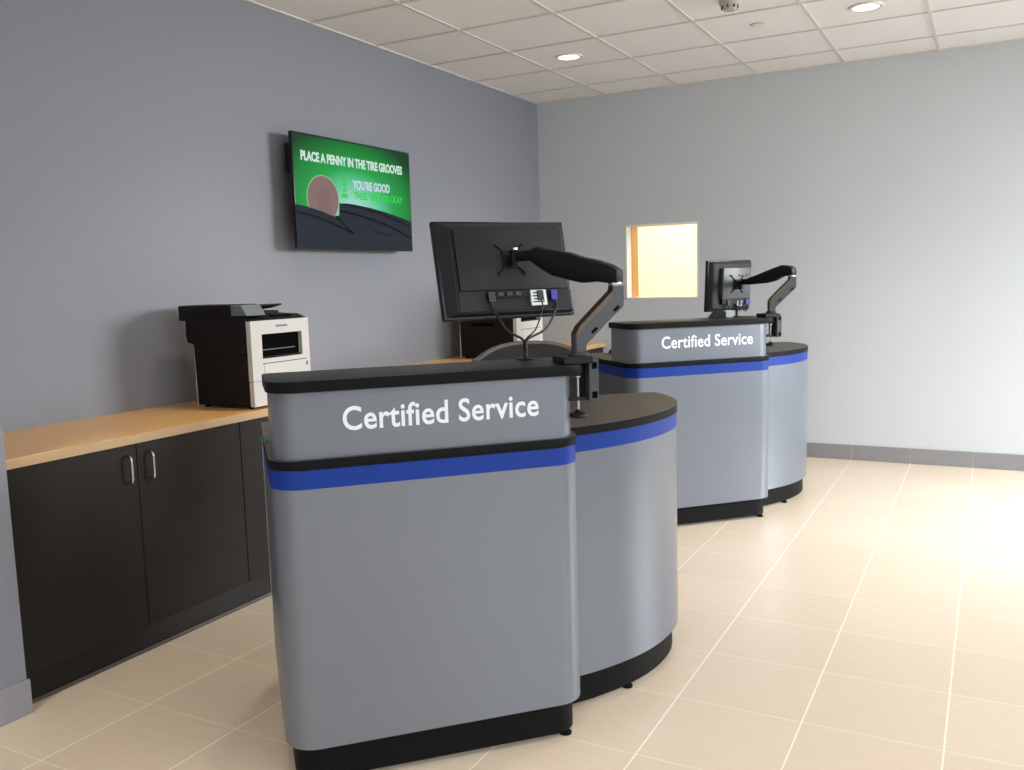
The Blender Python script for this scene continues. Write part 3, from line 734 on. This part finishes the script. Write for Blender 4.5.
tvtext('YOU\u2019RE GOOD', 4.234, 4.598, 1.957, 2.010, M['tv_soft'], 'message_text', 0.04)
tvtext('THESE TIRES ARE OKAY', 4.240, 4.730, 1.900, 1.944, M['tv_green'], 'message_text', 0.04)
for k, (a, b, z) in enumerate(((0.012, 0.012, 2.004), (0.020, 0.014, 1.978), (0.016, 0.026, 1.946), (0.030, 0.030, 1.912))):
    pic('green_icon', [(4.158-a, z-0.010), (4.158+a, z-0.010), (4.158+a*0.7, z+0.014), (4.158-a*0.7, z+0.014)], M['tv_green'], 4)

# ------------------------------------------------------------------ stool chair behind the near desk
ch = thing('task_chair', 'black mesh-backed task chair behind the nearest desk, only its back showing', 'chair', (-1.470, 3.108, 0), R(46+6))
SH = 0.60
bm = bmesh.new(); n = 5
for k in range(n):
    a = 2*PI*k/n+0.3
    leg = tube(bmesh.new(), [(0.03*math.cos(a), 0.03*math.sin(a), 0.105), (0.15*math.cos(a), 0.15*math.sin(a), 0.092), (0.28*math.cos(a), 0.28*math.sin(a), 0.068)], [0.022, 0.018, 0.013], 10)
    obj('leg', leg, M['chairfr'], ch, smooth=50)
    x, y = 0.28*math.cos(a), 0.28*math.sin(a)
    c = bmesh.new(); cyl(c, (x-0.016*math.sin(a), y+0.016*math.cos(a), 0.027), (x+0.016*math.sin(a), y-0.016*math.cos(a), 0.027), 0.027, 18); cyl(c, (x, y, 0.04), (x, y, 0.07), 0.006, 8)
    obj('castor', c, M['bezel'], ch, smooth=40)
bm.free()
obj('gas_lift', tube(bmesh.new(), [(0, 0, 0.09), (0, 0, 0.33), (0, 0, 0.331), (0, 0, SH-0.06)], [0.027, 0.027, 0.016, 0.016], 20), M['chairfr'], ch, smooth=40)
obj('mechanism', B(-0.08, 0.08, -0.07, 0.15, SH-0.06, SH-0.035, bev=0.006), M['blackplastic'], ch)
bm = prism(bmesh.new(), rrect(-0.24, 0.24, -0.22, 0.22, 0.09, 0.07), SH-0.035, SH+0.035, bev=0.02, seg=4); obj('seat', bm, M['chairfab'], ch, smooth=60)
obj('back_post', tube(bmesh.new(), smooth_path([(0, 0.12, SH-0.048), (0, 0.24, SH-0.03), (0, 0.288, SH+0.06), (0, 0.278, SH+0.22)], 6), 0.016, 10), M['chairfr'], ch, smooth=50)
def back(inner, th, off):
    bm = bmesh.new(); hw, z0, z1 = 0.235-inner, SH+0.10+inner, 1.150-inner
    pts = rrect(-hw, hw, z0, z1, 0.07, 0.11, 8); f = []; g = []
    for side, arr in ((0, f), (th, g)):
        for x, z in pts:
            y = 0.27-0.9*x*x*0.55+0.05*((z-SH-0.3)/0.3)**2*0.3+off+side; arr.append((x, y, z))
    return pts, f, g
def back_bm(inner, th, off):
    # grid mapped onto the rounded outline so that the shell is truly curved
    bm = bmesh.new(); hw, z0, z1 = 0.288-inner, SH+0.10+inner, 1.150-inner; N = 16; lay = []
    for side in (0, th):
        g = []
        for i in range(N+1):
            s = -1+2*i/N; row = []
            for j in range(N+1):
                tt = j/N; z = z0+(z1-z0)*tt
                # half width narrows at the rounded ends
                e = 1.0
                if tt > 0.72: e = 1-0.16*((tt-0.72)/0.28)**3
                if tt < 0.15: e = math.sqrt(max(0.0, 1-((0.15-tt)/0.15)**2*0.5))
                x = hw*s*e; z2 = z-0.058*abs(s)**2.6*max(0.0, (tt-0.5)/0.5)**2
                y = 0.27-0.55*x*x+0.02*((tt-0.4)/0.6)**2+off+side
                row.append(bm.verts.new((x, y, z2)))
            g.append(row)
        lay.append(g)
    for li, g in enumerate(lay):
        for i in range(N):
            for j in range(N): bm.faces.new((g[i][j], g[i+1][j], g[i+1][j+1], g[i][j+1]))
    a, b = lay; rim = [(i, 0) for i in range(N)]+[(N, j) for j in range(N)]+[(i, N) for i in range(N, 0, -1)]+[(0, j) for j in range(N, 0, -1)]
    for k in range(len(rim)):
        p_, q_ = rim[k], rim[(k+1) % len(rim)]
        bm.faces.new((a[p_[0]][p_[1]], a[q_[0]][q_[1]], b[q_[0]][q_[1]], b[p_[0]][p_[1]]))
    return bm
obj('backrest', back_bm(0.012, 0.012, 0.0), M['chairfab'], ch, smooth=60)
bb_ = back_bm(0.0, 0.020, 0.006)
bmesh.ops.delete(bb_, geom=[f for f in bb_.faces if False], context='FACES')
obj('backrest_frame', bb_, M['chairfr'], ch, smooth=60)

# ------------------------------------------------------------------ ceiling fittings
def downlight(x, y, label, watt=1.0):
    t = thing('recessed_downlight', label, 'ceiling light', (x, y, ZC), 0, 'round recessed downlights')
    b = bmesh.new(); lathe(b, [(0.070, 0.001), (0.072, -0.004), (0.090, -0.006), (0.094, -0.001), (0.094, 0.003), (0.070, 0.003)], 36)
    b2 = obj('trim_ring', b, M['trimwhite'], t, smooth=50)
    b = bmesh.new(); lathe(b, [(0, -0.0022), (0.071, -0.0022), (0.071, 0.002), (0, 0.002)], 36); obj('lens', b, M['lens'], t)
    l = bpy.data.lights.new('downlight_lamp', 'SPOT'); l.energy = 44*watt; l.color = (1.0, 0.89, 0.77); l.spot_size = R(104); l.spot_blend = 0.9; l.shadow_soft_size = 0.06
    lo = bpy.data.objects.new('lamp', l); C.objects.link(lo); lo.location = (0, 0, -0.02); lo.parent = t
    return t
downlight(-2.541, 5.632, 'lit round recessed downlight nearer the blue wall')
downlight(-0.678, 5.570, 'lit round recessed downlight at the right, farther from the blue wall')
for x, y, s in ((-2.541, 3.19, 'near the television'), (-0.678, 3.13, 'over the nearest desk'), (-2.541, 0.75, 'over the projecting wall'), (-0.678, 0.69, 'over the camera end of the room'), (-2.0, -1.5, 'by the front windows')):
    downlight(x, y, 'round recessed downlight out of view '+s, 1.6 if y < 1 else 1.0)
sp = thing('sprinkler_cover', 'small flat round sprinkler cover plate in the ceiling tile', 'sprinkler', (-1.288, 5.582, ZC))
b = bmesh.new(); lathe(b, [(0, -0.006), (0.030, -0.006), (0.036, -0.003), (0.036, 0.003), (0, 0.003)], 28); obj('cover_plate', b, M['trimwhite'], sp, smooth=40)
b = bmesh.new(); lathe(b, [(0.0366, -0.001), (0.040, -0.001), (0.040, 0.003), (0.0366, 0.003)], 28); obj('shadow_gap', b, M['grout'], sp)
sd = thing('smoke_detector', 'grey round ceiling sensor at the top edge of the picture', 'smoke detector', (-1.305, 5.02, ZC))
b = bmesh.new(); lathe(b, [(0, -0.052), (0.030, -0.050), (0.040, -0.040), (0.044, -0.028), (0.052, -0.024), (0.056, -0.010), (0.056, 0.003), (0, 0.003)], 32); obj('housing', b, M['grout'], sd, smooth=30)
for k in range(8):
    a = 2*PI*k/8; b = B(-0.004, 0.004, 0.0415, 0.0465, -0.042, -0.028); bmesh.ops.transform(b, matrix=Matrix.Rotation(a, 4, 'Z'), verts=b.verts); obj('vent_fin', b, M['chairfr'], sd)

# ------------------------------------------------------------------ light
def area(name, loc, target, sx, sy, e, col):
    l = bpy.data.lights.new(name, 'AREA'); l.shape = 'RECTANGLE'; l.size = sx; l.size_y = sy; l.energy = e; l.color = col
    o = bpy.data.objects.new(name, l); C.objects.link(o); o.location = loc
    o.rotation_euler = (Vector(target)-Vector(loc)).to_track_quat('-Z', 'Y').to_euler()
    return o
DAY = (0.95, 0.975, 1.0)
area('daylight_far_window', (XR+2.6, 6.5, 3.2), (-1.2, 4.9, 0.6), 3.2, 3.4, 1350, DAY)
area('daylight_near_window', (XR+2.6, 1.2, 3.4), (-1.2, 2.6, 0.4), 5.5, 3.4, 400, DAY)
area('daylight_front_window', (-0.4, YF-2.4, 3.2), (-0.8, 2.0, 0.6), 4.5, 3.6, 70, DAY)
l = bpy.data.lights.new('back_room_lamp', 'AREA'); l.shape = 'RECTANGLE'; l.size = 1.6; l.size_y = 1.0; l.energy = 56; l.color = (1.0, 0.92, 0.74)
o = bpy.data.objects.new('back_room_lamp', l); C.objects.link(o); o.location = (-2.6, YB+1.3, 2.65)
w = bpy.data.worlds.new('World'); scene.world = w; w.use_nodes = True
nt = w.node_tree; bg = nt.nodes['Background']
tc = nt.nodes.new('ShaderNodeTexCoord'); sp_ = nt.nodes.new('ShaderNodeSeparateXYZ'); rp = nt.nodes.new('ShaderNodeValToRGB')
nt.links.new(tc.outputs['Generated'], sp_.inputs[0]); mr = nt.nodes.new('ShaderNodeMapRange'); mr.inputs['From Min'].default_value = -0.2; mr.inputs['From Max'].default_value = 0.5
nt.links.new(sp_.outputs['Z'], mr.inputs['Value']); nt.links.new(mr.outputs[0], rp.inputs['Fac'])
rp.color_ramp.elements[0].color = (0.34, 0.33, 0.30, 1); rp.color_ramp.elements[1].color = (0.85, 0.93, 1.0, 1)
nt.links.new(rp.outputs['Color'], bg.inputs['Color']); bg.inputs['Strength'].default_value = 1.3

# ------------------------------------------------------------------ camera
f, cx, cy = 891.0, 512.0, 385.0
def v3(px, py): return Vector((px-cx, -(py-cy), -f)).normalized()
Yv = v3(994, 266); Xv = -v3(-1150, 329); Xv = (Xv-Yv*Xv.dot(Yv)).normalized(); Zv = Xv.cross(Yv)
Rm = Matrix((Xv, Yv, Zv))
cam = bpy.data.cameras.new('camera'); co = bpy.data.objects.new('camera', cam); C.objects.link(co)
co.matrix_world = Matrix.Translation((0, 0, 1.403)) @ Rm.to_4x4()
cam.sensor_width = 36; cam.lens = f/1024*36; cam.clip_start = 0.05
scene.camera = co
vs_ = scene.view_settings; vs_.view_transform = 'Standard'; vs_.look = 'None'; vs_.exposure = 0.32; vs_.gamma = 1.0; vs_.use_curve_mapping = False
